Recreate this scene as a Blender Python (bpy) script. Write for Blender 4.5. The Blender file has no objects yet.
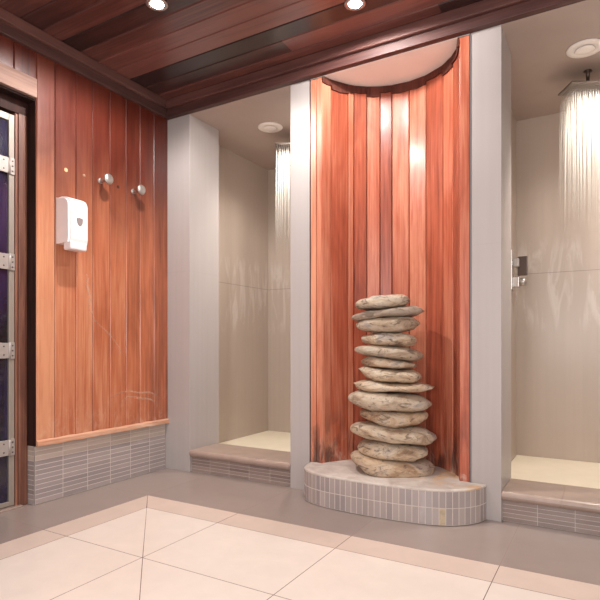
import bpy, bmesh, math, random
from mathutils import Vector, noise, Matrix
from mathutils.bvhtree import BVHTree

random.seed(7)
scene = bpy.context.scene
COL = scene.collection
PI = math.pi

# ------------------------------------------------------------------ camera frame
F_PX, YAW, CAM_H, HOR = 527.0, math.radians(30.06), 0.85, 344.0
SN, CS = math.sin(YAW), math.cos(YAW)
FWD = Vector((-SN, CS, 0)); RGT = Vector((CS, SN, 0))


def lin(c):
    return tuple(((v / 255) / 12.92 if v / 255 <= .04045 else ((v / 255 + .055) / 1.055) ** 2.4) for v in c) + (1.0,)


# ------------------------------------------------------------------ mesh helper
class MB:
    def __init__(self):
        self.v = []; self.f = []; self.m = []; self.t = []; self.s = []
        self.tint = (0.5, 0.5, 0.5)

    def face(self, pts, m=0, tint=None, smooth=False):
        i = len(self.v)
        self.v += [tuple(p) for p in pts]
        self.f.append(list(range(i, i + len(pts))))
        self.m.append(m); self.t.append(tint or self.tint); self.s.append(smooth)

    def mesh(self, verts, faces, m=0, tint=None, smooth=False):
        i = len(self.v)
        self.v += [tuple(p) for p in verts]
        for f in faces:
            self.f.append([i + k for k in f]); self.m.append(m)
            self.t.append(tint or self.tint); self.s.append(smooth)

    def box(self, x0, x1, y0, y1, z0, z1, m=0, tint=None, bev=0.0, M=None):
        bm = bmesh.new()
        bmesh.ops.create_cube(bm, size=1)
        for v in bm.verts:
            v.co = Vector(((x0 + x1) / 2 + v.co.x * (x1 - x0), (y0 + y1) / 2 + v.co.y * (y1 - y0), (z0 + z1) / 2 + v.co.z * (z1 - z0)))
        if bev:
            bmesh.ops.bevel(bm, geom=bm.edges[:] , offset=bev, segments=3, affect='EDGES', profile=.5)
        self.bm(bm, m, tint, M)

    def bm(self, bm, m=0, tint=None, M=None, smooth=False):
        bm.verts.index_update()
        vs = [(M @ v.co) if M else v.co.copy() for v in bm.verts]
        self.mesh(vs, [[v.index for v in f.verts] for f in bm.faces], m, tint, smooth)
        bm.free()

    def tube(self, pts, radii, n=12, m=0, smooth=True, caps=True):
        """rings round a poly line"""
        pts = [Vector(p) for p in pts]
        if not hasattr(radii, '__len__'):
            radii = [radii] * len(pts)
        vs = []; fs = []
        for i, p in enumerate(pts):
            d = (pts[min(i + 1, len(pts) - 1)] - pts[max(i - 1, 0)])
            if d.length < 1e-9: d = Vector((0, 0, 1))
            d.normalize()
            a = Vector((0, 0, 1)) if abs(d.z) < .9 else Vector((1, 0, 0))
            u = d.cross(a).normalized(); w = d.cross(u)
            for k in range(n):
                an = 2 * PI * k / n
                vs.append(p + (u * math.cos(an) + w * math.sin(an)) * radii[i])
        for i in range(len(pts) - 1):
            for k in range(n):
                fs.append([i * n + k, i * n + (k + 1) % n, (i + 1) * n + (k + 1) % n, (i + 1) * n + k])
        if caps:
            fs.append(list(range(n))[::-1]); fs.append([(len(pts) - 1) * n + k for k in range(n)])
        self.mesh(vs, fs, m, None, smooth)

    def lathe(self, prof, n=32, m=0, M=None, smooth=True):
        """prof: (r, z) list turned round local z"""
        vs = []; fs = []
        for r, z in prof:
            for k in range(n):
                a = 2 * PI * k / n
                p = Vector((r * math.cos(a), r * math.sin(a), z))
                vs.append(M @ p if M else p)
        for i in range(len(prof) - 1):
            for k in range(n):
                fs.append([i * n + k, i * n + (k + 1) % n, (i + 1) * n + (k + 1) % n, (i + 1) * n + k])
        fs.append(list(range(n))[::-1]); fs.append([(len(prof) - 1) * n + k for k in range(n)])
        self.mesh(vs, fs, m, None, smooth)

    def build(self, name, mats, parent=None, loc=None, weld=False):
        me = bpy.data.meshes.new(name)
        me.from_pydata(self.v, [], self.f)
        if not isinstance(mats, (list, tuple)): mats = [mats]
        for m in mats: me.materials.append(m)
        ca = me.color_attributes.new('tint', 'FLOAT_COLOR', 'CORNER')
        k = 0
        buf = []
        for p in me.polygons:
            p.material_index = self.m[p.index]
            p.use_smooth = self.s[p.index]
            buf += (list(self.t[p.index]) + [1.0]) * p.loop_total
        ca.data.foreach_set('color', buf)
        bm = bmesh.new(); bm.from_mesh(me)
        if weld: bmesh.ops.remove_doubles(bm, verts=bm.verts, dist=1e-5)
        bmesh.ops.recalc_face_normals(bm, faces=bm.faces)
        bm.to_mesh(me); bm.free()
        o = bpy.data.objects.new(name, me); COL.objects.link(o)
        if parent: o.parent = parent
        if loc: o.location = loc
        return o


def tag(o, label=None, cat=None, group=None, kind=None):
    if label: o['label'] = label
    if cat: o['category'] = cat
    if group: o['group'] = group
    if kind: o['kind'] = kind
    return o


def struct(o, label=None):
    o['kind'] = 'structure'
    if label: o['label'] = label
    return o


def empty(name, loc, label, cat, group=None, rz=0.0):
    o = bpy.data.objects.new(name, None); COL.objects.link(o)
    o.empty_display_size = .05
    o.location = loc; o.rotation_euler = (0, 0, rz)
    return tag(o, label, cat, group)


def copy_tree(src, parent=None):
    c = src.copy(); COL.objects.link(c)
    if parent: c.parent = parent
    for ch in list(src.children):
        copy_tree(ch, c)
    return c


def quads_tiles(quads, gap, depth=0.0, name='tiles'):
    """list of (pts, mat, tint): insets each face on its own; rim = grout (material 0)"""
    mb = MB()
    for pts, m, tint in quads:
        bm = bmesh.new()
        vs = [bm.verts.new(p) for p in pts]
        f = bm.faces.new(vs); f.normal_update()
        f.material_index = 1
        bmesh.ops.inset_individual(bm, faces=[f], thickness=gap / 2, depth=depth)
        bm.verts.index_update()
        i = len(mb.v)
        mb.v += [tuple(v.co) for v in bm.verts]
        for g in bm.faces:
            mb.f.append([i + v.index for v in g.verts])
            inner = (g is f) or g.material_index == 1 and len(g.verts) == len(pts) and all(False for _ in ())
            mb.m.append(m if g == f else 0); mb.t.append(tint); mb.s.append(False)
        bm.free()
    return mb


# ------------------------------------------------------------------ materials
class NT:
    def __init__(self, name):
        self.mat = bpy.data.materials.new(name); self.mat.use_nodes = True
        self.t = self.mat.node_tree; self.n = self.t.nodes; self.l = self.t.links
        self.b = self.n['Principled BSDF']
        self.out = self.n['Material Output']

    def node(self, ty, **kw):
        n = self.n.new(ty)
        for k, v in kw.items(): setattr(n, k, v)
        return n

    def link(self, a, b): self.l.new(a, b)

    def val(self, sock, v):
        if hasattr(v, 'is_output') or isinstance(v, bpy.types.NodeSocket): self.l.new(v, sock)
        else: sock.default_value = v

    def coord(self, scale=(1, 1, 1), kind='Object', offset=None):
        tc = self.node('ShaderNodeTexCoord'); mp = self.node('ShaderNodeMapping')
        mp.inputs['Scale'].default_value = scale
        self.link(tc.outputs[kind], mp.inputs['Vector'])
        if offset is not None: self.link(offset, mp.inputs['Location'])
        return mp.outputs['Vector']

    def noise(self, vec, scale=5, detail=6, rough=.55, dist=0.0):
        n = self.node('ShaderNodeTexNoise')
        n.inputs['Scale'].default_value = scale; n.inputs['Detail'].default_value = detail
        n.inputs['Roughness'].default_value = rough; n.inputs['Distortion'].default_value = dist
        self.link(vec, n.inputs['Vector'])
        return n.outputs['Fac']

    def ramp(self, fac, stops):
        r = self.node('ShaderNodeValToRGB')
        e = r.color_ramp.elements
        e[0].position, e[0].color = stops[0][0], stops[0][1]
        e[1].position, e[1].color = stops[-1][0], stops[-1][1]
        for p, c in stops[1:-1]:
            x = e.new(p); x.color = c
        self.link(fac, r.inputs['Fac'])
        return r.outputs['Color']

    def mix(self, fac, a, b, mode='MIX'):
        m = self.node('ShaderNodeMix', data_type='RGBA', blend_type=mode)
        self.val(m.inputs['Factor'], fac); self.val(m.inputs['A'], a) if False else None
        ia = [s for s in m.inputs if s.type == 'RGBA']
        self.val(ia[0], a); self.val(ia[1], b)
        return [s for s in m.outputs if s.type == 'RGBA'][0]

    def math(self, op, a, b=None, c=None, clamp=False):
        m = self.node('ShaderNodeMath', operation=op, use_clamp=clamp)
        self.val(m.inputs[0], a)
        if b is not None: self.val(m.inputs[1], b)
        if c is not None: self.val(m.inputs[2], c)
        return m.outputs[0]

    def xyz(self, vec=None):
        if vec is None: vec = self.coord()
        s = self.node('ShaderNodeSeparateXYZ'); self.link(vec, s.inputs[0])
        return s.outputs

    def smooth(self, v, a, b):
        m = self.node('ShaderNodeMapRange', interpolation_type='SMOOTHSTEP')
        self.val(m.inputs['Value'], v)
        m.inputs['From Min'].default_value = a; m.inputs['From Max'].default_value = b
        return m.outputs['Result']

    def tint(self):
        a = self.node('ShaderNodeAttribute', attribute_name='tint', attribute_type='GEOMETRY')
        s = self.node('ShaderNodeSeparateColor'); self.link(a.outputs['Color'], s.inputs[0])
        return s.outputs, a.outputs['Vector']

    def bump(self, h, strength=.2, dist=.005):
        b = self.node('ShaderNodeBump')
        b.inputs['Strength'].default_value = strength; b.inputs['Distance'].default_value = dist
        self.link(h, b.inputs['Height']); self.link(b.outputs[0], self.b.inputs['Normal'])

    def set(self, **kw):
        for k, v in kw.items():
            k = {'color': 'Base Color', 'rough': 'Roughness', 'metal': 'Metallic', 'coat': 'Coat Weight', 'coatr': 'Coat Roughness',
                 'spec': 'Specular IOR Level', 'emit': 'Emission Color', 'emits': 'Emission Strength', 'alpha': 'Alpha', 'trans': 'Transmission Weight', 'sss': 'Subsurface Weight'}[k]
            self.val(self.b.inputs[k], v)
        return self


def wood(name, dark, mid, light, grain='z', rough=.3, coat=.25, worn=None, stain=None, red_top=None):
    m = NT(name)
    (tr, tg, tb), tv = m.tint()
    off = m.node('ShaderNodeVectorMath', operation='SCALE'); m.link(tv, off.inputs[0]); off.inputs['Scale'].default_value = 37.0
    sc = {'z': (16, 16, 1.1), 'x': (1.1, 16, 16), 'y': (16, 1.1, 16)}[grain]
    vec = m.coord(sc, offset=off.outputs[0])
    n1 = m.noise(vec, 1.6, 8, .6, .7)
    sc2 = {'z': (90, 90, 2.5), 'x': (2.5, 90, 90), 'y': (90, 2.5, 90)}[grain]
    n2 = m.noise(m.coord(sc2, offset=off.outputs[0]), 1.0, 4, .6, .2)
    sc3 = {'z': (3, 3, .8), 'x': (.8, 3, 3), 'y': (3, .8, 3)}[grain]
    n3 = m.noise(m.coord(sc3, offset=off.outputs[0]), 1.5, 4, .6, 1.0)
    g = m.math('ADD', m.math('ADD', m.math('MULTIPLY', n1, .42), .09), m.math('MULTIPLY', n2, .4))
    g = m.math('ADD', g, m.math('MULTIPLY', m.math('SUBTRACT', tr, .5), .62))
    g = m.math('ADD', g, m.math('MULTIPLY', m.math('SUBTRACT', n3, .5), .45))
    c = m.ramp(g, [(.26, lin(dark)), (.5, lin(mid)), (.76, lin(light))])
    z = m.xyz()[2]
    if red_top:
        # redder varnish and painted-in shade, both stronger towards the top of the boards
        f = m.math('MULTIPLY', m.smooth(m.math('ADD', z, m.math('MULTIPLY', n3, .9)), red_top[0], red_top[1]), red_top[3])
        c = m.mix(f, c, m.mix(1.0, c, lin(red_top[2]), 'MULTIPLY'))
    if worn:
        nw = m.noise(m.coord((7, 7, 4)), 2.6, 8, .7, .5)
        f = m.math('MULTIPLY', m.smooth(nw, .46, .66), m.math('SUBTRACT', 1.0, m.smooth(z, worn[0], worn[1])))
        c = m.mix(m.math('MULTIPLY', f, worn[3]), c, lin(worn[2]))
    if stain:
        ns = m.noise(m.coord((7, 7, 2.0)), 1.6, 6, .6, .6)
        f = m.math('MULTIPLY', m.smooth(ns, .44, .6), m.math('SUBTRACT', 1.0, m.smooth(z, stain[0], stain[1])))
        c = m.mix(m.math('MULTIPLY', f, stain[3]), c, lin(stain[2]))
    m.bump(n2, .12, .003)
    if coat == 0: m.set(spec=.12)
    m.set(color=c, rough=m.math('ADD', rough - .07, m.math('MULTIPLY', n1, .16)), coat=coat, coatr=.18)
    return m.mat


def plain(name, c, rough=.5, metal=0.0, coat=0.0, var=.0, vscale=6.0, bump=0.0):
    m = NT(name)
    col = lin(c)
    if var:
        n = m.noise(m.coord(), vscale, 6, .6, .5)
        d = tuple(max(0, v * (1 - var)) for v in col[:3]) + (1,)
        l = tuple(min(1, v * (1 + var)) for v in col[:3]) + (1,)
        m.set(color=m.ramp(n, [(.3, d), (.7, l)]))
        if bump: m.bump(n, bump, .004)
    else:
        m.set(color=col)
    m.set(rough=rough, metal=metal, coat=coat)
    return m.mat


def tinted(name, c, rough=.35, amount=.25, coat=0.0, c2=None):
    """tile glaze whose shade follows the tint of each tile"""
    m = NT(name)
    (tr, tg, tb), tv = m.tint()
    n = m.noise(m.coord(), 9, 6, .65, .4)
    base = m.mix(tg, lin(c), lin(c2 or c))
    k = m.math('ADD', 1 - amount / 2 - .09, m.math('ADD', m.math('MULTIPLY', tr, amount), m.math('MULTIPLY', n, .18)))
    v = m.node('ShaderNodeVectorMath', operation='SCALE'); m.link(base, v.inputs[0]); m.link(k, v.inputs['Scale'])
    m.set(color=v.outputs[0], rough=rough, coat=coat)
    return m.mat


def panel(name, c, joint_z=(), rough=.35, smear=None, coat=.0, jc=None, jw=.0022):
    """large smooth wall tiles: faint vertical streaks, horizontal joints, dried water marks"""
    m = NT(name)
    n = m.noise(m.coord((30, 30, .8)), 1.2, 5, .55, .1)
    nb = m.noise(m.coord(), 1.7, 5, .6, .6)
    col = lin(c)
    k = m.math('ADD', .88, m.math('ADD', m.math('MULTIPLY', n, .12), m.math('MULTIPLY', nb, .12)))
    v = m.node('ShaderNodeVectorMath', operation='SCALE'); v.inputs[0].default_value = col[:3]; m.link(k, v.inputs['Scale'])
    cc = v.outputs[0]
    z = m.xyz()[2]
    if smear:
        ns = m.noise(m.coord((9, 9, 1.6)), 1.5, 6, .62, .8)
        z0, z1, sc, amt = smear
        f = m.math('MULTIPLY', m.smooth(ns, .48, .64), m.math('SUBTRACT', 1.0, m.smooth(m.math('ABSOLUTE', m.math('SUBTRACT', z, (z0 + z1) / 2)), (z1 - z0) * .3, (z1 - z0) * .5)))
        cc = m.mix(m.math('MULTIPLY', f, amt), cc, lin(sc))
    for jz in joint_z:
        f = m.math('LESS_THAN', m.math('ABSOLUTE', m.math('SUBTRACT', z, jz)), jw)
        cc = m.mix(m.math('MULTIPLY', f, .55), cc, lin(jc or (120, 105, 98)))
    m.set(color=cc, rough=m.math('ADD', rough - .05, m.math('MULTIPLY', nb, .12)), coat=coat, coatr=.24)
    return m.mat


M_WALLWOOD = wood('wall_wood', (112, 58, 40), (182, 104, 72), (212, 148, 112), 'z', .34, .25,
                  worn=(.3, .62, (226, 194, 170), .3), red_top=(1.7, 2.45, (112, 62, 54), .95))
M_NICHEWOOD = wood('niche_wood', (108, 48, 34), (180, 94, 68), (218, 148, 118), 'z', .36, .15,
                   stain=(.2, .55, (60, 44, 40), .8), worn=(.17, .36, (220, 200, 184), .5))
M_CEILWOOD = wood('ceiling_wood', (46, 28, 27), (84, 50, 46), (124, 78, 70), 'x', .33, .3)
M_TRIMX = wood('trim_wood_x', (50, 31, 29), (80, 48, 44), (112, 70, 63), 'x', .55, .05)
M_TRIMY = wood('trim_wood_y', (52, 34, 32), (82, 54, 50), (116, 78, 70), 'y', .45, .15)
M_HEADER = wood('worn_header_wood', (84, 60, 52), (132, 104, 94), (156, 128, 116), 'y', .65, .0)
M_SHADE = wood('niche_shade_brown', (72, 40, 33), (104, 60, 50), (132, 80, 66), 'z', .6, .0)  # brown for the shadow band modelled at the niche top
M_BATTEN = wood('worn_batten_wood', (128, 80, 58), (206, 150, 120), (234, 200, 176), 'y', .6, .0)
M_JAMBDARK = wood('dark_jamb_wood', (36, 22, 20), (60, 38, 33), (86, 54, 46), 'z', .6, .0)
M_JAMBRED = wood('worn_jamb_wood', (62, 34, 27), (108, 66, 52), (156, 106, 84), 'z', .5, .05)
M_PILLAR = panel('pillar_panel', (178, 169, 166), (1.335,), .38, jc=(170, 160, 158), jw=.0016)
M_STALL = panel('stall_tile', (182, 166, 153), (1.325,), .36, smear=(.9, 1.6, (226, 218, 212), .34), coat=.3)
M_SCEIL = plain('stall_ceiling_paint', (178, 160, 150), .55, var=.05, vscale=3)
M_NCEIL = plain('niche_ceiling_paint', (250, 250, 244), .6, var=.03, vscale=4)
M_TRAY = plain('tray_surface', (244, 232, 208), .4, var=.04, vscale=5)
M_SLAB = plain('curb_slab', (164, 142, 130), .32, var=.12, vscale=9, coat=.2)
M_GROUT_L = plain('light_grout', (206, 193, 184), .8, var=.08, vscale=30)
M_GROUT_D = plain('dark_grout', (120, 92, 80), .8)
M_GROUT_M = plain('floor_grout', (160, 140, 128), .8)
M_MOSAIC = tinted('mosaic_tile', (158, 146, 146), .25, .22, .3, (190, 174, 162))
M_RISER = tinted('riser_tile', (140, 122, 116), .32, .25, .15, (160, 142, 132))
M_FGREY = tinted('grey_floor_tile', (154, 138, 131), .28, .06, .2)
M_FLIGHT = tinted('light_floor_tile', (233, 219, 208), .34, .03, .1)
M_FBORDER = tinted('border_floor_tile', (214, 193, 180), .34, .05, .1)
M_CHIP = plain('broken_tile_putty', (196, 176, 150), .9, var=.25, vscale=40, bump=.6)
M_CHROME = plain('chrome', (205, 200, 196), .16, 1.0)
M_STEEL = plain('brushed_steel', (190, 184, 180), .34, .85, var=.05, vscale=20)
M_DARKSTEEL = plain('dark_steel', (96, 84, 78), .3, .9)
M_PLATE = plain('shower_plate_metal', (128, 118, 112), .4, .7)
M_WHITE = plain('white_plastic', (238, 230, 230), .32, coat=.2)
M_OFFWHITE = plain('vent_plastic', (244, 236, 230), .45)
M_GREYPL = plain('grey_window_plastic', (140, 130, 130), .2, coat=.3)
M_DARK = plain('dark_slot', (60, 50, 48), .7)
M_HINGE = plain('hinge_metal', (178, 168, 162), .45, .35, var=.05, vscale=30)
M_ALU = plain('door_stile_metal', (158, 146, 136), .5, .25, var=.05, vscale=10)
M_SLATE = plain('grey_edge_strip', (120, 112, 112), .4, .3)


def m_podium_top():
    m = NT('podium_top_plaster')
    n = m.noise(m.coord(), 9, 8, .65, .5)
    c = m.ramp(n, [(.3, lin((176, 160, 150))), (.6, lin((206, 194, 184))), (.8, lin((224, 214, 206)))])
    x, y, z = m.xyz()
    n2 = m.noise(m.coord(), 6, 6, .6, 1.0)
    f = m.math('MULTIPLY', m.smooth(n2, .44, .58), m.smooth(m.math('ADD', y, m.math('MULTIPLY', x, .5)), -.06, .16))
    c = m.mix(m.math('MULTIPLY', f, .7), c, lin((206, 160, 110)))
    m.bump(n, .5, .006)
    m.set(color=c, rough=.85)
    return m.mat


def m_stone():
    m = NT('river_stone')
    oi = m.node('ShaderNodeObjectInfo')
    sc = m.node('ShaderNodeVectorMath', operation='SCALE'); sc.inputs[0].default_value = (31, 17, 23); m.link(oi.outputs['Random'], sc.inputs['Scale'])
    n1 = m.noise(m.coord((5, 5, 9), offset=sc.outputs[0]), 1.4, 8, .62, .8)
    n2 = m.noise(m.coord((22, 22, 34), offset=sc.outputs[0]), 1.5, 7, .7, .6)
    n3 = m.noise(m.coord((9, 9, 26), offset=sc.outputs[0]), 1.2, 8, .7, 1.6)
    c = m.ramp(n1, [(.34, lin((160, 130, 104))), (.44, lin((206, 181, 152))), (.56, lin((226, 208, 184))), (.68, lin((180, 170, 162)))])
    tr = m.tint()[0]
    c = m.mix(m.math('MULTIPLY', tr[0], .75), c, lin((146, 130, 120)))
    c = m.mix(m.math('MULTIPLY', tr[1], .5), c, lin((178, 132, 92)))
    f = m.smooth(n3, .52, .64)
    c = m.mix(m.math('MULTIPLY', f, .75), c, lin((92, 74, 62)))
    f2 = m.smooth(n2, .54, .68)
    c = m.mix(m.math('MULTIPLY', f2, .7), c, lin((108, 90, 78)))
    h = m.math('ADD', m.math('MULTIPLY', n2, .5), n3)
    m.bump(h, .9, .014)
    m.set(color=c, rough=.8)
    return m.mat


def m_water(z0, z1):
    m = NT('falling_water')
    tr = m.node('ShaderNodeBsdfTransparent')
    d = m.node('ShaderNodeBsdfTranslucent'); d.inputs[0].default_value = (1, .97, .9, 1)
    g = m.node('ShaderNodeBsdfDiffuse'); g.inputs[0].default_value = (1, .97, .92, 1)
    a = m.node('ShaderNodeMixShader'); a.inputs[0].default_value = .5
    m.link(d.outputs[0], a.inputs[1]); m.link(g.outputs[0], a.inputs[2])
    z = m.xyz()[2]
    # the jets thin and break up as they fall
    n = m.noise(m.coord((60, 60, 3)), 1.0, 3, .6)
    fac = m.math('MULTIPLY', m.smooth(z, z0, z1), m.math('ADD', .04, m.math('MULTIPLY', n, .42)), clamp=True)
    fac = m.math('MULTIPLY', fac, m.math('SUBTRACT', 1.0, m.smooth(z, 2.2, 2.262)))
    b = m.node('ShaderNodeMixShader')
    m.link(fac, b.inputs[0]); m.link(tr.outputs[0], b.inputs[1]); m.link(a.outputs[0], b.inputs[2])
    m.link(b.outputs[0], m.out.inputs['Surface'])
    return m.mat


def m_emit(name, c, s):
    m = NT(name)
    m.set(color=lin(c), emit=lin(c), emits=s)
    return m.mat


def m_glass():
    m = NT('dark_door_glass')
    n = m.noise(m.coord((2, 6, 1.2)), 1.2, 4, .6, .8)
    c = m.ramp(n, [(.35, lin((18, 16, 26))), (.7, lin((52, 44, 84)))])
    m.set(color=c, rough=.12, coat=.4)
    return m.mat


def m_scuff():
    m = NT('limescale_scuff')
    n = m.noise(m.coord(), 60, 6, .7)
    m.set(color=lin((226, 186, 158)), rough=.7, alpha=m.math('MULTIPLY', m.smooth(n, .3, .55), .42))
    return m.mat


M_SCUFF = m_scuff(); M_PLUG = plain('pale_wood_plug', (222, 176, 132), .5)
M_PTOP = m_podium_top(); M_STONE = m_stone(); M_WATER = m_water(1.42, 2.24); M_GLASS = m_glass()
M_LAMP = m_emit('lamp_lens', (255, 244, 232), 60.0)

# ------------------------------------------------------------------ measures (metres)
XL = -2.58          # face of the left boards
YB = 2.66           # front face of the pillars
ZC = 2.375          # stall and niche ceilings
ZM = 2.485          # main plank ceiling
YJ, YS = 2.965, 3.865   # depth of the jambs, back of the stalls
YD0, YD1 = 0.72, 1.70   # door opening
XR = 1.9            # right end of the modelled wall
YF = -1.6           # near end of floor and ceiling


def rnd(): return (random.random(), random.random(), random.random())


# ------------------------------------------------------------------ floor
def grid_tiles(xs, ys, z, mat, region=None):
    out = []
    for i in range(len(xs) - 1):
        for j in range(len(ys) - 1):
            out.append(([(xs[i], ys[j], z), (xs[i + 1], ys[j], z), (xs[i + 1], ys[j + 1], z), (xs[i], ys[j + 1], z)], mat, rnd()))
    return out


def split_diag(quads, k, xmax):
    """cut polygons along x + y = k (the mitred grout line)"""
    out = []
    for pts, m, t in quads:
        s = [p[0] + p[1] - k for p in pts]
        if max(p[0] for p in pts) > xmax or min(s) > -1e-4 or max(s) < 1e-4:
            out.append((pts, m, t)); continue
        for sg in (1, -1):
            poly = []
            for a in range(len(pts)):
                b = (a + 1) % len(pts)
                pa, pb = Vector(pts[a]), Vector(pts[b])
                if s[a] * sg >= -1e-6: poly.append(tuple(pa))
                if s[a] * s[b] < -1e-9:
                    poly.append(tuple(pa.lerp(pb, s[a] / (s[a] - s[b]))))
            cl = [p for q, p in enumerate(poly) if (Vector(p) - Vector(poly[q - 1])).length > 1e-4]
            if len(cl) >= 3: out.append((cl, m, t))
    return out


XO, YO, XI, YI = -2.225, 2.135, -2.062, 1.972     # outer and inner edge of the pale border
cols = [XI, -1.595, -.972, -.35, .272, .894, 1.516, XR]
rows = [YF, -.96, -.468, .024, .516, 1.008, 1.50, YI]
q = []
q += grid_tiles(cols, rows, 0, 3)
q += grid_tiles([-1.595, -.972, -.35, .272, .894, 1.516, XR], [YI, YO], 0, 4)
q += [([(XI, YI, 0), (-1.595, YI, 0), (-1.595, YO, 0), (XO, YO, 0)], 4, rnd())]
q += [([(XO, rows[-2], 0), (XI, rows[-2], 0), (XI, YI, 0), (XO, YO, 0)], 4, rnd())]
q += grid_tiles([XO, XI], rows[:-1], 0, 4)
q = split_diag(q, -.09, -.9)
grey = grid_tiles([XO, -1.595, -.972, -.35, .272, .894, 1.516, XR], [YO, YB + .04], 0, 2)
grey += grid_tiles([-2.75, XO], [YF, -.96, -.468, .024, .516, 1.008, 1.505, YO], 0, 2)
grey += grid_tiles([-2.75, XO], [YO, YB + .04], 0, 2)
fl = quads_tiles(q, .0042)
fl2 = quads_tiles(grey, .003)
base = MB()
base.mesh(fl.v, fl.f); base.m = list(fl.m); base.t = list(fl.t)
i0 = len(base.v)
base.v += fl2.v
for f, m_, t_ in zip(fl2.f, fl2.m, fl2.t):
    base.f.append([i0 + k for k in f]); base.m.append(m_ if m_ else 1); base.t.append(t_); base.s.append(False)
base.box(-2.75, XR, YF, YB + .04, -.08, -.002, 1)
struct(base.build('floor', [M_GROUT_D, M_GROUT_M, M_FGREY, M_FLIGHT, M_FBORDER]))

# ------------------------------------------------------------------ left wall: boards, tiled base, door


def plank_y(mb, y0, y1, z0, z1, x, ch=.005, tint=None):
    pr = [(y0 + .0008, x - ch), (y0 + ch, x), (y1 - ch, x), (y1 - .0008, x - ch)]
    t = tint or rnd()
    for (ya, xa), (yb, xb) in zip(pr, pr[1:]):
        mb.face([(xa, ya, z0), (xb, yb, z0), (xb, yb, z1), (xa, ya, z1)], 0, t)


wl = MB()
by = [1.700, 1.807, 1.938, 2.052, 2.174, 2.296, 2.41, 2.531, 2.66]
tl = [.82, .62, .66, .55, .5, .42, .5, .35]
for k, (a, b) in enumerate(zip(by, by[1:])):
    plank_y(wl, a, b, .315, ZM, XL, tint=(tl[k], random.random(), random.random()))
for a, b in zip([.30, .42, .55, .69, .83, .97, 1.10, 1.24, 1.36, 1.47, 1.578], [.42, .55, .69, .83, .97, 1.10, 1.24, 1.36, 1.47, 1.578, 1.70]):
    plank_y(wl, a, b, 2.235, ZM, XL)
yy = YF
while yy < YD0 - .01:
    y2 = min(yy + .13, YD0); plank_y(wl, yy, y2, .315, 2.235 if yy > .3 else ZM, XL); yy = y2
wl.box(-2.72, XL - .006, YD1, YB + .02, .31, ZM, 1)                       # body behind the boards
wl.box(-2.72, XL - .006, YF, YD0, .31, ZM, 1)
wl.box(-2.72, XL - .006, YD0, YD1, 2.235, ZM, 1)
wl.box(-2.72, -2.606, YD1 + .004, YB + .02, -.0, .31, 2)                      # set-back tiled base
wl.box(-2.72, -2.606, YF, YD0 - .004, 0, .31, 2)
def on_left(u, v, x=XL):
    a = (u - 300) / F_PX
    d = Vector((-SN + a * CS, CS + a * SN, (HOR - v) / F_PX)); t = x / d.x
    return d.y * t, CAM_H + d.z * t


for px, wid in (([(85, 274), (88, 277), (87, 285), (90, 297), (89, 308), (92, 316)], .012), ([(90, 300), (94, 320), (104, 329), (113, 338), (119, 348), (124, 357)], .006),
                ([(107, 400), (114, 396), (122, 392), (131, 391), (140, 393), (149, 392), (157, 395), (163, 400)], .008), ([(120, 404), (128, 396), (139, 398), (150, 399), (158, 404)], .009)):
    P = [on_left(u, v) for u, v in px]
    fine = []
    for (a, b_), (c_, d_) in zip(P, P[1:]):
        fine += [(a + (c_ - a) * k / 4, b_ + (d_ - b_) * k / 4) for k in range(4)]
    fine.append(P[-1])
    lr = []
    for k, (y, z) in enumerate(fine):
        y2, z2 = fine[min(k + 1, len(fine) - 1)]; y1, z1 = fine[max(k - 1, 0)]
        d = Vector((y2 - y1, z2 - z1)).normalized(); w_ = wid * (.4 + .6 * abs(noise.noise(Vector((y * 25, z * 25, 2)))) * 2) * math.sin(PI * (k + .6) / (len(fine) + .2))
        lr.append(((XL + .0006, y - d.y * w_, z + d.x * w_), (XL + .0006, y + d.y * w_, z - d.x * w_)))
    for (a, b_), (c_, d_) in zip(lr, lr[1:]): wl.face([a, b_, d_, c_], 3)
for u, v, rr_, mm in ((66, 170, .011, 4), (84, 175.5, .009, 3), (118, 187, .010, 1)):
    y, z = on_left(u, v)
    wl.lathe([(rr_, -.002), (rr_, .0008), (rr_ * .7, .0014), (0, .0014)], 18, mm, Matrix.Translation((XL, y, z)) @ Matrix.Rotation(PI / 2, 4, 'Y'), False)
wlo = struct(wl.build('wall_left', [M_WALLWOOD, M_JAMBDARK, M_GROUT_L, M_SCUFF, M_PLUG]))

# plugs and a small screw plate on the boards stay in the wall's own surface
tq = []
cy_ = [1.704, 1.87, 2.031, 2.194, 2.351, 2.511, 2.655]
zr = [0.003 + .0255 * k for k in range(13)]
for k in range(len(zr) - 1):
    pale = k >= 9
    for a, b in zip(cy_, cy_[1:]):
        tq.append(([(-2.60, a, zr[k]), (-2.60, b, zr[k]), (-2.60, b, zr[k + 1]), (-2.60, a, zr[k + 1])], 1, (random.random(), .9 if pale else random.random() * .25, 0)))
    for a, b in ((-2.66, -2.60),):
        tq.append(([(a, YD1, zr[k]), (b, YD1, zr[k]), (b, YD1, zr[k + 1]), (a, YD1, zr[k + 1])], 1, (random.random(), .9 if pale else random.random() * .25, 0)))
    yy = YD0
    while yy > YF + .1:
        tq.append(([(-2.60, yy - .16, zr[k]), (-2.60, yy, zr[k]), (-2.60, yy, zr[k + 1]), (-2.60, yy - .16, zr[k + 1])], 1, (random.random(), .9 if pale else random.random() * .25, 0)))
        yy -= .16
struct(quads_tiles(tq, .0045, .0).build('baseboard_left', [M_GROUT_L, M_MOSAIC]))

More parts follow.
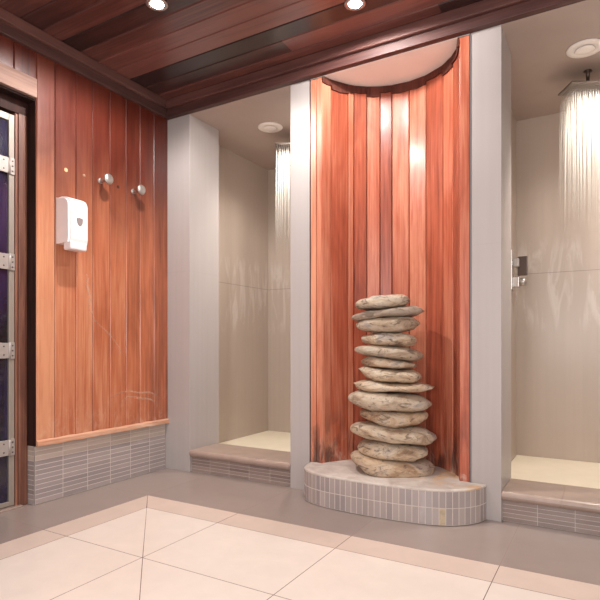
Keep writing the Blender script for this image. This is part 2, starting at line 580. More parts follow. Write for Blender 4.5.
b = MB()                                                                   # worn batten under the boards
segs = 24
vs = []; fs = []
for k in range(segs + 1):
    y = YD1 + (YB - YD1) * k / segs
    j = noise.noise(Vector((y * 14, 0, 3))) * .004; j2 = noise.noise(Vector((y * 11, 7, 3))) * .005
    vs += [(-2.61, y, .312 + j), (-2.570 + j2, y, .312 + j), (-2.570 + j2, y, .334 + j2), (-2.578, y, .344 + j)]
for k in range(segs):
    for e in range(4):
        fs.append([k * 4 + e, k * 4 + (e + 1) % 4, (k + 1) * 4 + (e + 1) % 4, (k + 1) * 4 + e])
fs += [[0, 1, 2, 3], [segs * 4 + e for e in (3, 2, 1, 0)]]
b.mesh(vs, fs, 0, (.6, .3, .2))
struct(b.build('trim_1', M_BATTEN))

# header board over the door and the dark lining of the opening
b = MB()
b.box(-2.60, -2.566, YD0 - .1, YD1 - .004, 2.135, 2.234, 0, (.6, .2, .4), .004)
struct(b.build('trim_2', M_HEADER))
b = MB()
b.box(-2.66, -2.585, YD1 - .003, YD1 + .02, .315, 2.13, 0, (.3, .3, .3))          # dark reveal at the right
b.box(-2.66, -2.585, YD0 - .02, YD0 + .003, 0, 2.13, 0, (.3, .3, .3))
b.box(-2.72, -2.59, YD0, YD1, 2.124, 2.135, 0, (.2, .3, .3))                       # soffit
b.box(-2.72, -2.652, YD0, YD1, 2.055, 2.124, 0, (.3, .6, .3))
struct(b.build('trim_3', M_JAMBDARK))
b = MB()
b.box(-2.72, -2.652, 1.648, YD1 - .004, 0.0, 2.06, 0, (.5, .1, .7), .004)
b.box(-2.72, -2.660, 1.634, 1.648, 0.0, 2.06, 0, (.7, .5, .7), .003)
b.box(-2.72, -2.652, YD0, YD0 + .05, 0.0, 2.06, 0, (.5, .1, .7), .004)
struct(b.build('trim_4', M_JAMBRED))

door = bpy.data.objects.new('door_1', None); COL.objects.link(door); door.location = (-2.68, 1.62, 0)
struct(door, 'dark glass door with pale metal stiles and four hinges at the left edge')
D0 = Vector((2.68, -1.62, 0))


def dpart(name, mb, mat, par=door):
    o = mb.build(name, mat, par); 
    return o


b = MB(); b.box(-.012, .008, -.80, -.022, .03, 2.0); dpart('glass_pane', b, M_GLASS)
b = MB()
b.box(-.016, .018, -.018, .010, .012, 2.04, 0, None, .002)
b.box(-.016, .018, -.845, -.815, .012, 2.04, 0, None, .002)
b.box(-.016, .018, -.815, -.018, 2.005, 2.04, 0, None, .002)
b.box(-.016, .018, -.815, -.018, .012, .035, 0, None, .002)
dpart('door_frame', b, M_ALU)
hinge0 = None
for z in (1.77, 1.274, .816, .316):
    b = MB()
    b.box(.018, .025, -.018, .009, -.043, .043, 0, None, .002)
    b.box(.018, .026, -.085, -.021, -.04, .04, 0, None, .002)
    b.tube([(.026, -.0195, -.043), (.026, -.0195, .043)], .006, 10)
    ho = b.build('hinge', M_HINGE, door, (0, 0, z))
    s = MB()
    for yy_, zz in ((-.004, .026), (-.004, -.026), (-.004, 0), (-.05, .022), (-.05, -.022)):
        s.lathe([(.004, 0), (.004, .0015), (.001, .002)], 10, 0, Matrix.Translation((.0255, yy_, zz)) @ Matrix.Rotation(PI / 2, 4, 'Y'))
    s.build('screw', M_DARKSTEEL, ho)

# threshold strip
b = MB(); b.box(-2.75, -2.63, YD0, 1.66, -.001, .008, 0, None, .003); struct(b.build('trim_5', M_SLAB))
b = MB(); b.box(-2.80, -2.76, YF, YB + .2, -.08, 2.6); struct(b.build('wall_left_outer', M_JAMBDARK))

# ------------------------------------------------------------------ ceiling and its fascia boards
c = MB()
yy = YF; 
while yy < YB:
    y2 = min(yy + .118, YB + .02); t = rnd(); ch = .006
    # each board is laid in two lengths
    cut = random.uniform(-2.0, .8)
    for xa, xb in ((-2.75, cut), (cut, XR)):
        t = rnd()
        pr = [(yy + .001, ZM + ch), (yy + ch, ZM), (y2 - ch, ZM), (y2 - .001, ZM + ch)]
        for (ya, za), (yb, zb) in zip(pr, pr[1:]):
            c.face([(xa, ya, za), (xb, ya, za), (xb, yb, zb), (xa, yb, zb)], 0, t)
    yy = y2
c.box(-2.75, XR, YF, YB + .02, ZM + .006, ZM + .05, 0)
struct(c.build('ceiling', M_CEILWOOD))

b = MB()
b.box(-2.6, XR, YB - .035, YB + .03, ZC + .002, ZM, 0, (.5, .2, .3), .003)
b.box(-2.55, XR, YB - .060, YB - .034, ZC + .052, ZM, 0, (.7, .6, .3), .006)
struct(b.build('trim_6', M_TRIMX))
b = MB()
b.box(XL - .02, XL + .022, YF, YB - .036, ZC + .002, ZM, 0, (.5, .2, .3), .003)
b.box(XL + .02, XL + .045, YF, YB - .061, ZC + .055, ZM, 0, (.7, .6, .3), .006)
struct(b.build('trim_7', M_TRIMY))

# ------------------------------------------------------------------ back wall: pillars, stalls, niche
XP = dict(c0=-2.58, c1=-2.385, l0=-1.605, l1=-1.475, r0=-.572, r1=-.428, e0=.35, e1=XR)
SL = (-2.56, -1.535)         # left stall between its side walls
SR = (-.525, .44)


def pillar(name, x0, x1, y1):
    b = MB(); b.box(x0, x1, YB, y1, 0, ZC + .002, 0, None, .0015)
    return struct(b.build(name, M_PILLAR))


pillar('wall_corner', -2.64, XP['c1'], YJ)
pillar('wall_pillar_left', XP['l0'], XP['l1'], YJ)
pillar('wall_pillar_right', XP['r0'] + .004, XP['r1'], YJ)
pillar('wall_end', XP['e0'], XP['e1'], YJ)
b = MB(); b.box(XP['r0'] - .003, XP['r0'] + .004, YB - .002, YB + .02, .17, ZC); struct(b.build('trim_8', M_SLATE))
b = MB(); b.box(XP['l1'], XP['l1'] + .003, YB - .002, YB + .02, .17, ZC); struct(b.build('trim_9', M_SLATE))

for nm, (x0, x1), yf in (('left', SL, YB + .02), ('right', SR, YB + .02)):
    b = MB()
    b.box(x0 - .08, x0, YJ - .01, YS + .08, -.05, ZC + .03)
    b.box(x1, x1 + .05, YJ - .01, YS + .08, -.05, ZC + .03)
    b.box(x0 - .0, x1 + .0, YS, YS + .08, -.05, ZC + .03)
    struct(b.build('wall_stall_' + nm, M_STALL))
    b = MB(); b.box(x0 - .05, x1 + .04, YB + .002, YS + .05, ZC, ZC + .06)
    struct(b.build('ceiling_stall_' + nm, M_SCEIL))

# shower trays (with a round drain) and the steps in front of them
def tray(x0, x1, label):
    t = empty('shower_tray', ((x0 + x1) / 2, (2.945 + YS) / 2, 0), label, 'shower tray', 'shower trays')
    hw, hd = (x1 - x0) / 2, (YS - 2.945) / 2
    b = MB(); b.box(-hw + .001, hw - .001, -hd, hd - .001, 0, .092, 0, None, .004); b.build('basin', M_TRAY, t)
    d = MB(); d.lathe([(.045, 0), (.045, .003), (.038, .005), (.0, .005)], 28, 0, Matrix.Translation((.12, -.1, .092))); d.build('drain', M_CHROME, t)
    return t


tray(*SL, 'pale shower tray on the floor of the left stall, next to the boarded wall')
tray(*SR, 'brightly lit cream shower tray on the floor of the right stall, under falling water')


def step(x0, x1, label):
    t = empty('shower_step', ((x0 + x1) / 2, YB + .12, 0), label, 'step', 'tiled shower steps')
    w = (x1 - x0) / 2
    b = MB()
    # slab with rounded nose
    prof = [(.16, .147), (-.105, .147)]
    for k in range(9):
        a = PI / 2 + PI * k / 8
        prof.append((-.105 + .0225 * math.cos(a), .1245 + .0225 * math.sin(a)))
    prof += [(-.1, .102), (.16, .102)]
    n = 2
    xs = [-w + 2 * w * k / 3 for k in range(4)]
    for xa, xb in zip(xs, xs[1:]):
        tt = rnd(); g = .0012
        pts0 = [(xa + .0004, y, z) for y, z in prof]; pts1 = [(xb - .0004, y, z) for y, z in prof]
        L = len(prof)
        b.mesh(pts0 + pts1, [[k, (k + 1) % L, L + (k + 1) % L, L + k] for k in range(L)] + [list(range(L))[::-1], [L + k for k in range(L)]], 0, tt)
    b.build('slab', M_SLAB, t)
    q = []
    nx = 5
    for r in range(5):
        z0, z1 = .002 + r * .02, .002 + (r + 1) * .02
        for k in range(nx):
            xa, xb = -w + 2 * w * k / nx, -w + 2 * w * (k + 1) / nx
            q.append(([(xa, -.100, z0), (xb, -.100, z0), (xb, -.100, z1), (xa, -.100, z1)], 1, (random.random(), random.random() * .4, 0)))
    r = quads_tiles(q, .0026)
    r.box(-w, w, -.098, .159, .001, .102, 0)
    r.build('riser', [M_GROUT_L, M_RISER], t)
    return t


step(XP['c1'] + .001, XP['l0'] - .001, 'grey tiled step with rounded slab at the left shower stall')
step(XP['r1'] + .001, XP['e0'] - .001, 'grey tiled step with rounded slab at the right shower stall, under the falling water')

# curved niche of varnished boards
NC = Vector((-1.005, 2.576)); NR = .394
# board joints as read along the curve (x, y)
J = [(-1.395, 2.66), (-1.37, 2.725), (-1.309, 2.826), (-1.284, 2.855), (-1.222, 2.905), (-1.154, 2.941), (-1.087, 2.961),
     (-.986, 2.970), (-.88, 2.950), (-.768, 2.891), (-.697, 2.821), (-.655, 2.757), (-.625, 2.66)]
J = [(XP['l1'] + .003, 2.662), (-1.433, 2.664)] + J + [(XP['r0'] - .003, 2.662)]
nw = MB()
tints = [.78, .66, .74, .5, .66, .4, .6, .3, .62, .72, .42, .62, .3, .36, .56, .84]
ZN0, ZN1 = .165, 2.33
for k, ((xa, ya), (xb, yb)) in enumerate(zip(J, J[1:])):
    a, c_ = Vector((xa, ya)), Vector((xb, yb))
    d = (c_ - a).normalized(); nrm = Vector((d.y, -d.x))
    if nrm.dot(Vector((-1.0, 1.8)) - a) < 0: nrm = -nrm
    ch = .004
    pr = [a - nrm * .006 + d * .0006, a + d * ch, c_ - d * ch, c_ - nrm * .006 - d * .0006]
    t = (tints[k], random.random(), random.random())
    ztop = ZC - .004 
    pts = [(p.x, p.y) for p in pr]
    for (x0, y0), (x1, y1) in zip(pts, pts[1:]):
        nw.face([(x0, y0, ZN0), (x1, y1, ZN0), (x1, y1, ztop), (x0, y0, ztop)], 0, t)
# plaster shell behind the boards
for k in range(len(J) - 1):
    (xa, ya), (xb, yb) = J[k], J[k + 1]
    ca = (Vector((xa, ya)) - NC); cb = (Vector((xb, yb)) - NC)
    ca = NC + ca * 1.03; cb = NC + cb * 1.03
    nw.face([(ca.x, max(ca.y, YB + .012), 0), (cb.x, max(cb.y, YB + .012), 0), (cb.x, max(cb.y, YB + .012), ZC), (ca.x, max(ca.y, YB + .012), ZC)], 1)
cap = MB()  # added dark strips that stand in for the fascia's shadow on the boards
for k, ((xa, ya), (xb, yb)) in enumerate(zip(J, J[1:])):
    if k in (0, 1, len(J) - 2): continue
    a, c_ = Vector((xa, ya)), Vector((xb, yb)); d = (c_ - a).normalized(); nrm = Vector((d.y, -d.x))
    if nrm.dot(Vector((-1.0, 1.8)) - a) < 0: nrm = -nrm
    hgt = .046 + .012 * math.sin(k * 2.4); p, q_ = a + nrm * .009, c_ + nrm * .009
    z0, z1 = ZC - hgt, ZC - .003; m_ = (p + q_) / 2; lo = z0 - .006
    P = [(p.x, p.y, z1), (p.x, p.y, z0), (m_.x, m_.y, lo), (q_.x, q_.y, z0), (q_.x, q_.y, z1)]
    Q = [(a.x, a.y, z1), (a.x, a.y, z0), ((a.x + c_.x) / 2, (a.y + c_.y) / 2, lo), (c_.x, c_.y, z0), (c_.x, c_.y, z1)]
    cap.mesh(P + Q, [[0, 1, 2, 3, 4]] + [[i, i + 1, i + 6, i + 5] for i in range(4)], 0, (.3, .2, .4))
struct(cap.build('niche_shade', M_SHADE))
struct(nw.build('wall_niche', [M_NICHEWOOD, M_JAMBDARK]))
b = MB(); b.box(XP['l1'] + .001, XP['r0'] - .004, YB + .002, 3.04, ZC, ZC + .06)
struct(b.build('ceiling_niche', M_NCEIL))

# ------------------------------------------------------------------ tiled podium
PZ = .17
front = [(-1.475, 2.657), (-1.462, 2.59), (-1.44, 2.535), (-1.405, 2.49), (-1.351, 2.458), (-1.29, 2.438), (-1.226, 2.426), (-1.11, 2.417),
         (-1.0, 2.415), (-.865, 2.42), (-.775, 2.430), (-.711, 2.441), (-.66, 2.457), (-.615, 2.48), (-.575, 2.511), (-.54, 2.55), (-.512, 2.60), (-.497, 2.657)]


def resample(P, step):
    L = [0]
    for a, b_ in zip(P, P[1:]): L.append(L[-1] + math.dist(a, b_))
    n = round(L[-1] / step); out = []
    for k in range(n + 1):
        s = L[-1] * k / n
        i = max(j for j in range(len(P) - 1) if L[j] <= s + 1e-9)
        f = (s - L[i]) / (L[i + 1] - L[i])
        out.append((P[i][0] + (P[i + 1][0] - P[i][0]) * f, P[i][1] + (P[i + 1][1] - P[i][1]) * f))
    return out


pod = empty('podium', (-1.0, 2.66, 0), 'low rounded podium clad in grey mosaic, under the stacked stones', 'podium')
fp = resample(front, .0315)
rel = [(x + 1.0, y - 2.66) for x, y in fp]
q = []
chips = len(rel) - 10
for r, (z0, z1) in enumerate(((.003, .083), (.083, .161))):
    for k, ((xa, ya), (xb, yb)) in enumerate(zip(rel, rel[1:])):
        m_ = 2 if (r == 0 and k == chips) else 1
        q.append(([(xa, ya, z0), (xb, yb, z0), (xb, yb, z1), (xa, ya, z1)], m_, (random.random(), random.random() * .5, 0)))
r = quads_tiles(q, .005)
r.build('mosaic_face', [M_GROUT_L, M_MOSAIC, M_CHIP], pod)
# core and top
arc = [(x, y - .004) for x, y in J if y > 2.665]
tb = MB()
outl = [(x + 1.0, y - 2.66) for x, y in fp]
back = [(x + 1.0, y - 2.66 - .001) for x, y in reversed([(J[0][0] + .004, 2.6605)] + arc + [(J[-1][0] - .004, 2.6605)])]
ctr = (0, 0)
lip = []
nF = len(outl)
ring0 = [(x * 1.0, y, .160) for x, y in outl]
ring1 = [(x * 1.0, y, .166) for x, y in outl]
ring2 = [(x * .992, y * .985, .1695) for x, y in outl]
ring3 = [(x * .94, y * .9, .1705) for x, y in outl]
rings = [ring0, ring1, ring2, ring3]
vs = sum(rings, [])
fs = []
for a in range(3):
    for k in range(nF - 1):
        fs.append([a * nF + k, a * nF + k + 1, (a + 1) * nF + k + 1, (a + 1) * nF + k])
tb.mesh(vs, fs, 0, None, True)
tb.face(ring3 + [(x, y, .1705) for x, y in back], 0)
tb.build('plaster_top', M_PTOP, pod)
# ------------------------------------------------------------------ stones
ST = [  # stations (x, top, bottom) in a five-times enlarged view whose origin is photo pixel (330, 280)
    ('grey-beige oval stone, topmost of the stack', [(128, 122, 128), (165, 95, 148), (230, 82, 150), (300, 78, 143), (350, 75, 137), (390, 82, 125), (402, 97, 103)], .14, .25, 0),
    ('thin darker grey stone tilted up to the right, second from the top', [(110, 186, 192), (150, 165, 207), (200, 155, 203), (270, 150, 187), (350, 137, 185), (420, 131, 180), (466, 157, 161)], .15, .85, 0),
    ('thick rounded stone with a dark right end, third from the top', [(130, 220, 230), (165, 198, 255), (230, 188, 262), (320, 185, 262), (400, 188, 255), (435, 198, 240), (445, 214, 222)], .15, .35, .1),
    ('short flat beige stone, fourth from the top', [(157, 284, 290), (190, 272, 322), (260, 264, 330), (340, 268, 330), (400, 280, 328), (428, 297, 305)], .14, .1, .1),
    ('flat speckled stone sloping down to the right, fifth from the top', [(120, 340, 350), (150, 326, 370), (220, 328, 380), (300, 335, 392), (380, 342, 402), (440, 352, 402), (458, 370, 380)], .15, .45, 0),
    ('short narrow brown stone, sixth from the top, above the pale smooth stone', [(157, 400, 410), (185, 382, 432), (250, 388, 436), (320, 398, 440), (390, 408, 442), (428, 422, 428)], .14, .2, .3),
    ('pale smooth stone with a pointed left end, middle of the stack', [(145, 440, 450), (180, 432, 482), (220, 440, 500), (300, 445, 505), (400, 448, 512), (445, 460, 505), (456, 476, 484)], .15, .0, .15),
    ('thin stone with a pointed right tip, sticking out of the stack at right', [(118, 512, 518), (140, 503, 545), (200, 500, 553), (280, 512, 553), (360, 516, 553), (440, 512, 553), (490, 522, 545), (515, 529, 533)], .16, .0, .3),
    ('broad mottled grey-beige stone directly under the thin pointed stone', [(95, 590, 600), (125, 555, 625), (200, 550, 640), (290, 560, 642), (380, 568, 648), (450, 575, 648), (490, 592, 635), (503, 612, 620)], .17, .4, 0),
    ('short bowl-shaped tan stone, fourth from the bottom', [(147, 660, 670), (180, 645, 695), (250, 643, 720), (320, 648, 725), (400, 650, 715), (460, 645, 700), (490, 662, 670)], .15, .0, .45),
    ('wide pale stone sloping down to the right, third from the bottom', [(98, 738, 750), (130, 710, 772), (200, 712, 785), (290, 720, 800), (380, 728, 805), (470, 732, 812), (515, 755, 800), (527, 772, 780)], .17, .25, .1),
    ('rounded sandy stone, second from the bottom', [(140, 835, 845), (165, 800, 872), (240, 797, 888), (320, 805, 890), (400, 812, 888), (460, 822, 875), (490, 840, 850)], .16, .05, .25),
    ('largest brown stone at the bottom, resting on the podium', [(103, 868, 890), (130, 850, 930), (200, 866, 965), (300, 880, 985), (400, 890, 990), (480, 885, 990), (515, 900, 975), (520, 930, 945)], .17, .1, .6),
]
T_AX = 2.84     # depth of the stack along the view
SC = T_AX / F_PX / 5.0
FAT = 1.13


def interp(st, x, k):
    for a, b_ in zip(st, st[1:]):
        if x <= b_[0]:
            f = max(0, min(1, (x - a[0]) / (b_[0] - a[0]))); f = f * f * (3 - 2 * f) * .5 + f * .5
            return a[k] + (b_[k] - a[k]) * f
    return st[-1][k]


TIPS = {(1, True), (6, False), (7, True), (7, False)}      # ends that run out to a point
for si, row in enumerate(ST):
    st = row[1]
    for e, nb, right in ((0, 1, False), (-1, -2, True)):
        if (si, right) not in TIPS:
            m_ = (st[e][1] + st[e][2]) / 2; hh = (st[nb][2] - st[nb][1]) / 2 * .92
            mm = m_ * .5 + (st[nb][1] + st[nb][2]) / 2 * .5
            st[e] = (st[e][0], mm - hh, mm + hh)
stones = []
for si, (lab, st, B, tg1, tg2) in enumerate(ST):
    x0, x1 = st[0][0], st[-1][0]
    xc = (x0 + x1) / 2; a = (x1 - x0) / 2
    bm = bmesh.new(); bmesh.ops.create_icosphere(bm, subdivisions=5, radius=1)
    mids = [(interp(st, xc + (k - 10) / 10 * a * .9, 1) + interp(st, xc + (k - 10) / 10 * a * .9, 2)) / 2 for k in range(21)]
    vm = sum(mids) / 21
    zc = CAM_H + (HOR - (280 + vm / 5)) / F_PX * T_AX
    sinE = abs(zc - CAM_H) / T_AX
    Bd = B
    for v in bm.verts:
        sx, sy, sz = v.co
        rho = math.sqrt(max(1e-9, 1 - sx * sx))
        # squarer plan than an ellipse
        xn = math.copysign(math.sin(abs(sx) * PI / 2) * .7 + abs(sx) * .3, sx)
        x = xn * a
        top, bot = interp(st, xc + x, 1), interp(st, xc + x, 2)
        half = max((bot - top) / 2, .5) * SC * FAT; mid = (vm - (top + bot) / 2) * SC
        w = Bd * (max(0.0, 1 - abs(xn) ** 2.8) ** .5)
        hv = max(half * .6, math.sqrt(max(0, half * half - (w * sinE * .6) ** 2)))
        end = max(0, 1 - abs(xn) ** (5 if (si, sx > 0) not in TIPS else 9)) ** .5
        cy, cz = sy / rho, sz / rho
        e = .7
        cy = math.copysign(abs(cy) ** e, cy); cz = math.copysign(abs(cz) ** e, cz)
        p = Vector((x * SC, w * cy, mid + hv * end * cz))
        sd = Vector((si * 13.1, si * 7.7, 0))
        n1 = noise.noise(p * 9 + sd); n2 = noise.noise(p * 24 + sd); n3 = noise.noise(Vector((p.x * 12, p.y * 12, p.z * 40)) + sd)
        rad = Vector((p.x * .3, p.y * .5, p.z)).normalized()
        p += rad * (n1 * .009 + n2 * .005 + abs(n3) * -.005)
        if si == len(ST) - 1: p.z = max(p.z, -.052)
        v.co = p
    mb = MB(); mb.tint = (tg1, tg2, 0)
    mb.bm(bm, 0, (tg1, tg2, 0), smooth=True)
    pos = FWD * T_AX + RGT * (((330 + xc / 5) - 300) / F_PX * T_AX)
    o = mb.build('stone', M_STONE, None, (pos.x, pos.y, zc))
    o.rotation_euler = (0, 0, YAW + random.uniform(-.05, .05))
    tag(o, lab, 'stone', 'stones of the stacked cairn')
    stones.append(o)

# each stone beds down on the one beneath it
prev = None
for o in reversed(stones):
    c_, s_ = math.cos(o.rotation_euler.z), math.sin(o.rotation_euler.z)
    L = o.location
    for v in o.data.vertices:
        wx, wy = L.x + c_ * v.co.x - s_ * v.co.y, L.y + s_ * v.co.x + c_ * v.co.y
        floor_z = .1714
        if prev:
            h = prev.ray_cast(Vector((wx, wy, 5)), Vector((0, 0, -1)))
            floor_z = h[0].z + .0032 if h[0] is not None else -9
        if L.z + v.co.z < floor_z: v.co.z = floor_z - L.z + max(0, v.co.z + .03) * .02
    vs = [Vector((L.x + c_ * v.co.x - s_ * v.co.y, L.y + s_ * v.co.x + c_ * v.co.y, L.z + v.co.z)) for v in o.data.vertices]
    prev = BVHTree.FromPolygons(vs, [list(p.vertices) for p in o.data.polygons])

# ------------------------------------------------------------------ soap dispenser
sd = empty('soap_dispenser', (XL, 1.875, 1.39), 'white plastic soap dispenser fixed to the boarded wall', 'soap dispenser')
bm = bmesh.new()
prof = [(0, .255), (.035, .258), (.075, .252), (.097, .238), (.108, .215), (.109, .03), (.104, 0.008), (0, 0.004)]
hw = .062
vsl = [bm.verts.new((x + .001, -hw, z)) for x, z in prof]; vsr = [bm.verts.new((x + .001, hw, z)) for x, z in prof]
bm.faces.new(vsl); bm.faces.new(vsr[::-1])
for k in range(len(prof)):
    bm.faces.new([vsl[k], vsl[(k + 1) % len(prof)], vsr[(k + 1) % len(prof)], vsr[k]])
bmesh.ops.recalc_face_normals(bm, faces=bm.faces)
bmesh.ops.bevel(bm, geom=[e for e in bm.edges if e.calc_length() > .0 and abs(e.verts[0].co.y - e.verts[1].co.y) < 1e-6 and min(v.co.x for v in e.verts) > .002], offset=.009, segments=3, affect='EDGES')
b = MB(); b.bm(bm); b.build('housing', M_WHITE, sd)
b = MB(); b.box(.045, .112, -.052, .052, -.032, .012, 0, None, .010)
pl = b.build('push_lever', M_WHITE, sd)
bm = bmesh.new()
sh = [(-.020, .012), (-.017, .022), (-.008, .021), (0, .024), (.008, .021), (.017, .022), (.020, .012), (.017, -.006), (.009, -.018), (0, -.023), (-.009, -.018), (-.017, -.006)]
f0 = [bm.verts.new((.1095, y + .005, z + .122)) for y, z in sh]; f1 = [bm.verts.new((.1125, y * .9 + .005, z * .9 + .122)) for y, z in sh]
bm.faces.new(f1)
for k in range(len(sh)): bm.faces.new([f0[k], f0[(k + 1) % len(sh)], f1[(k + 1) % len(sh)], f1[k]])
b = MB(); b.bm(bm); tag(b.build('level_window', M_GREYPL, sd), 'grey shield-shaped level window')

# ------------------------------------------------------------------ knob hooks
RX = Matrix.Rotation(PI / 2, 4, 'Y')
hk = empty('hanging_hook', (XL, 2.101, 1.812), 'chrome knob hook on the boarded wall, nearer the soap dispenser', 'hook', 'knob hooks on the boarded wall')
b = MB(); b.lathe([(.017, .0005), (.017, .006), (.014, .009), (.0, .009)], 24, 0, RX); b.build('base_plate', M_STEEL, hk)
b = MB(); b.lathe([(.013, .008), (.013, .026), (.0105, .030), (.0105, .046), (.013, .05), (.013, .066)], 20, 0, RX); b.build('stem', M_CHROME, hk)
b = MB(); b.lathe([(.010, .062), (.024, .066), (.030, .070), (.031, .076), (.028, .082), (.014, .0845), (.0, .085)], 32, 0, RX); b.build('knob', M_STEEL, hk)
h2 = copy_tree(hk); h2.location = (XL, 2.352, 1.813)
h2['label'] = 'chrome knob hook on the boarded wall, nearer the pale corner pillar'
for o, y, z in ((None, 1.86, 1.84), (None, 1.945, 1.86)): pass

# ------------------------------------------------------------------ ceiling vents
vt = empty('ceiling_vent', (-2.035, 3.10, ZC), 'round white vent disc on the ceiling of the left stall', 'vent', 'round stall ceiling vents')
b = MB(); b.lathe([(.086, -.0005), (.088, -.004), (.084, -.008), (.060, -.0095), (.054, -.0075), (.0, -.0075)], 44); b.build('rim', M_OFFWHITE, vt)
b = MB(); b.lathe([(.030, -.007), (.030, -.011), (.0, -.011)], 28); b.build('stem', M_DARK, vt)
b = MB(); b.lathe([(.045, -.0105), (.048, -.012), (.045, -.0145), (.02, -.016), (.0, -.016)], 40); b.build('valve_disc', M_OFFWHITE, vt)
v2 = copy_tree(vt); v2.location = (-.089, 3.085, ZC)
v2['label'] = 'round white vent disc on the ceiling of the right stall, above the shower head'

# ------------------------------------------------------------------ shower heads and water
HZ = 2.27


def head(x, y, label):
    t = empty('overhead_shower', (x, y, ZC), label, 'shower head', 'ceiling shower heads', YAW)
    b = MB(); b.box(-.13, .13, -.08, .08, HZ - ZC, HZ - ZC + .012, 0, None, .005); b.build('plate', M_PLATE, t)
    b = MB(); b.tube([(0, 0, -.001), (0, 0, -.006), (0, 0, -.008), (0, 0, -.06), (0, 0, -.062), (0, 0, -.075), (0, 0, -.094)], [.022, .022, .0095, .0095, .014, .014, .010], 18); b.build('arm', M_DARKSTEEL, t)
    b = MB()
    for i in range(16):
        for j in range(10):
            px, py = -.115 + .23 * i / 15, -.066 + .132 * j / 9
            b.lathe([(.0028, HZ - ZC - .0028), (.0034, HZ - ZC + .001)], 6, 0, Matrix.Translation((px, py, 0)), False)
    o = b.build('nozzle_field', M_STEEL, t); o['kind'] = 'stuff'
    return t


def water(x, y, label, seed):
    rg = random.Random(seed)
    b = MB()
    for i in range(18):
        for j in range(9):
            px, py = -.118 + .236 * i / 17, -.066 + .132 * j / 8
            px += rg.uniform(-.003, .003); py += rg.uniform(-.003, .003)
            sx, sy = rg.gauss(px * .10, .012), rg.gauss(py * .12, .012)
            zb = .1
            n = 8; pts = []; rr = []
            for k in range(n + 1):
                f = k / n; z = HZ - .003 + (zb - HZ) * f
                s = math.sqrt(f)
                w = FWD * (py + sy * s) + RGT * (px + sx * s)
                pts.append((w.x, w.y, z)); rr.append(.0021 - .0008 * f)
            b.tube(pts, rr, 5, 0, True, False)
    o = b.build('shower_water', M_WATER, None, (x, y, 0))
    return tag(o, label, 'water', 'falling shower water', 'stuff')


HR = (-.083, 3.35); HL = (-1.955, 3.285)
head(*HL, 'shower head plate at the ceiling of the left stall, half hidden by the pillar')
head(*HR, 'wide flat shower head plate on a short arm, ceiling of the right stall')
water(*HL, 'thin curtain of water falling in the left stall behind the pillar', 1)
water(*HR, 'bright curtain of water falling from the right shower head', 2)

# ------------------------------------------------------------------ shower valve in the right stall
vv = empty('shower_valve', (SR[0], 3.66, 1.335), 'chrome two-handle shower valve on the side wall of the right stall', 'shower valve')
b = MB(); b.box(.0005, .008, -.05, .05, -.135, .125, 0, None, .003); b.build('back_plate', M_CHROME, vv)
b = MB(); b.box(.007, .02, -.022, .022, .02, .06, 0, None, .004); b.build('stem', M_CHROME, vv)
b = MB(); b.box(.012, .046, -.030, .028, .012, .068, 0, None, .005); h_ = b.build('handle', M_STEEL, vv)
b = MB(); b.box(.034, .092, .004, .03, -.042, .082, 0, None, .004); b.build('lever', M_DARKSTEEL, h_)
b = MB(); b.box(.007, .048, -.03, .03, -.118, -.05, 0, None, .004); kn = b.build('diverter', M_CHROME, vv)
b = MB(); b.lathe([(.022, .047), (.026, .055), (.026, .078), (.018, .088), (.0, .090)], 26, 0, Matrix.Translation((0, 0, -.085)) @ RX); b.build('knob', M_STEEL, kn)

# ------------------------------------------------------------------ downlights
def downlight(x, y, label):
    t = empty('downlight', (x, y, ZM), label, 'downlight', 'recessed ceiling downlights')
    b = MB(); b.lathe([(.030, -.001), (.050, -.001), (.052, -.005), (.047, -.009), (.034, -.008), (.032, -.004)], 36); b.build('bezel', M_STEEL, t)
    b = MB(); b.lathe([(.033, -.003), (.030, -.007), (.015, -.010), (.0, -.011)], 32); b.build('lens', M_LAMP, t)
    return t


DL = [(-1.861, 1.845), (-1.037, 2.318)]
downlight(*DL[0], 'lit ceiling downlight at left, nearer the boarded wall')
downlight(*DL[1], 'lit ceiling downlight in front of the curved niche')


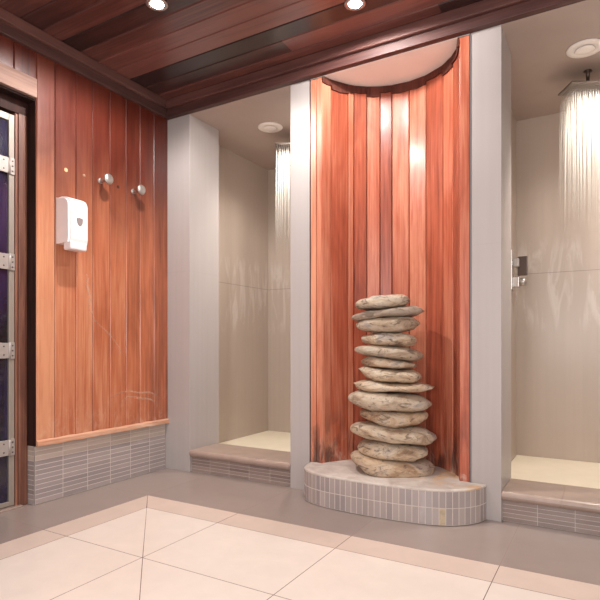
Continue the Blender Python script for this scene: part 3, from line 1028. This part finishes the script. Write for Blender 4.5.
def spot(name, loc, tgt, power, ang=150, blend=.6, size=.04, col=(1, .96, .92)):
    l = bpy.data.lights.new(name, 'SPOT'); l.energy = power; l.spot_size = math.radians(ang); l.spot_blend = blend
    l.shadow_soft_size = size; l.color = col
    o = bpy.data.objects.new(name, l); COL.objects.link(o); o.location = loc
    o.rotation_euler = (Vector(tgt) - Vector(loc)).to_track_quat('-Z', 'Y').to_euler()
    return o


def area(name, loc, tgt, power, sx, sy, col=(1, .96, .94)):
    l = bpy.data.lights.new(name, 'AREA'); l.energy = power; l.shape = 'RECTANGLE'; l.size = sx; l.size_y = sy; l.color = col
    o = bpy.data.objects.new(name, l); COL.objects.link(o); o.location = loc
    o.rotation_euler = (Vector(tgt) - Vector(loc)).to_track_quat('-Z', 'Y').to_euler()
    return o


spot('downlight_lamp', (*DL[0], ZM - .02), (*DL[0], 0), 82, 166, .35, .035)
spot('downlight_lamp', (*DL[1], ZM - .02), (*DL[1], 0), 36, 178, .12, .04)
for x, y, p in ((-.9, .5, 36), (.5, 1.1, 30), (-1.9, .3, 32)):
    spot('room_lamp', (x, y, ZM - .02), (x, y, 0), p, 140, .6, .10)
spot('stall_lamp_left', (-1.80, 3.12, ZC - .02), (-2.2, 3.66, .5), 62, 120, .9, .05, (1, .94, .87))
spot('stall_lamp_right', (.08, 3.12, ZC - .02), (-.1, 3.66, .3), 92, 112, .9, .05, (1, .94, .87))
area('room_fill', (.6, -.9, 1.5), (-1.2, 2.6, .9), 32, 2.2, 1.6)
area('glare_fill', (-.44, -1.0, 1.0), (-.7, 2.66, .9), 15, .5, .5).data.shape = 'DISK'  # added unseen light behind the camera, for soft glare and flatter shadows

w = bpy.data.worlds.new('room_ambient'); scene.world = w; w.use_nodes = True
w.node_tree.nodes['Background'].inputs[0].default_value = (1, .95, .94, 1)
w.node_tree.nodes['Background'].inputs[1].default_value = .5

# ------------------------------------------------------------------ camera
cam = bpy.data.cameras.new('camera'); co = bpy.data.objects.new('camera', cam); COL.objects.link(co)
co.location = (0, 0, CAM_H); co.rotation_euler = (PI / 2, 0, YAW)
cam.sensor_width = 36; cam.lens = F_PX / 600 * 36; cam.shift_y = (HOR - 300) / 600; cam.clip_start = .02
scene.camera = co
scene.cycles.transparent_max_bounces = 64
scene.view_settings.view_transform = 'Standard'
scene.view_settings.look = 'None'
scene.view_settings.exposure = 0.22
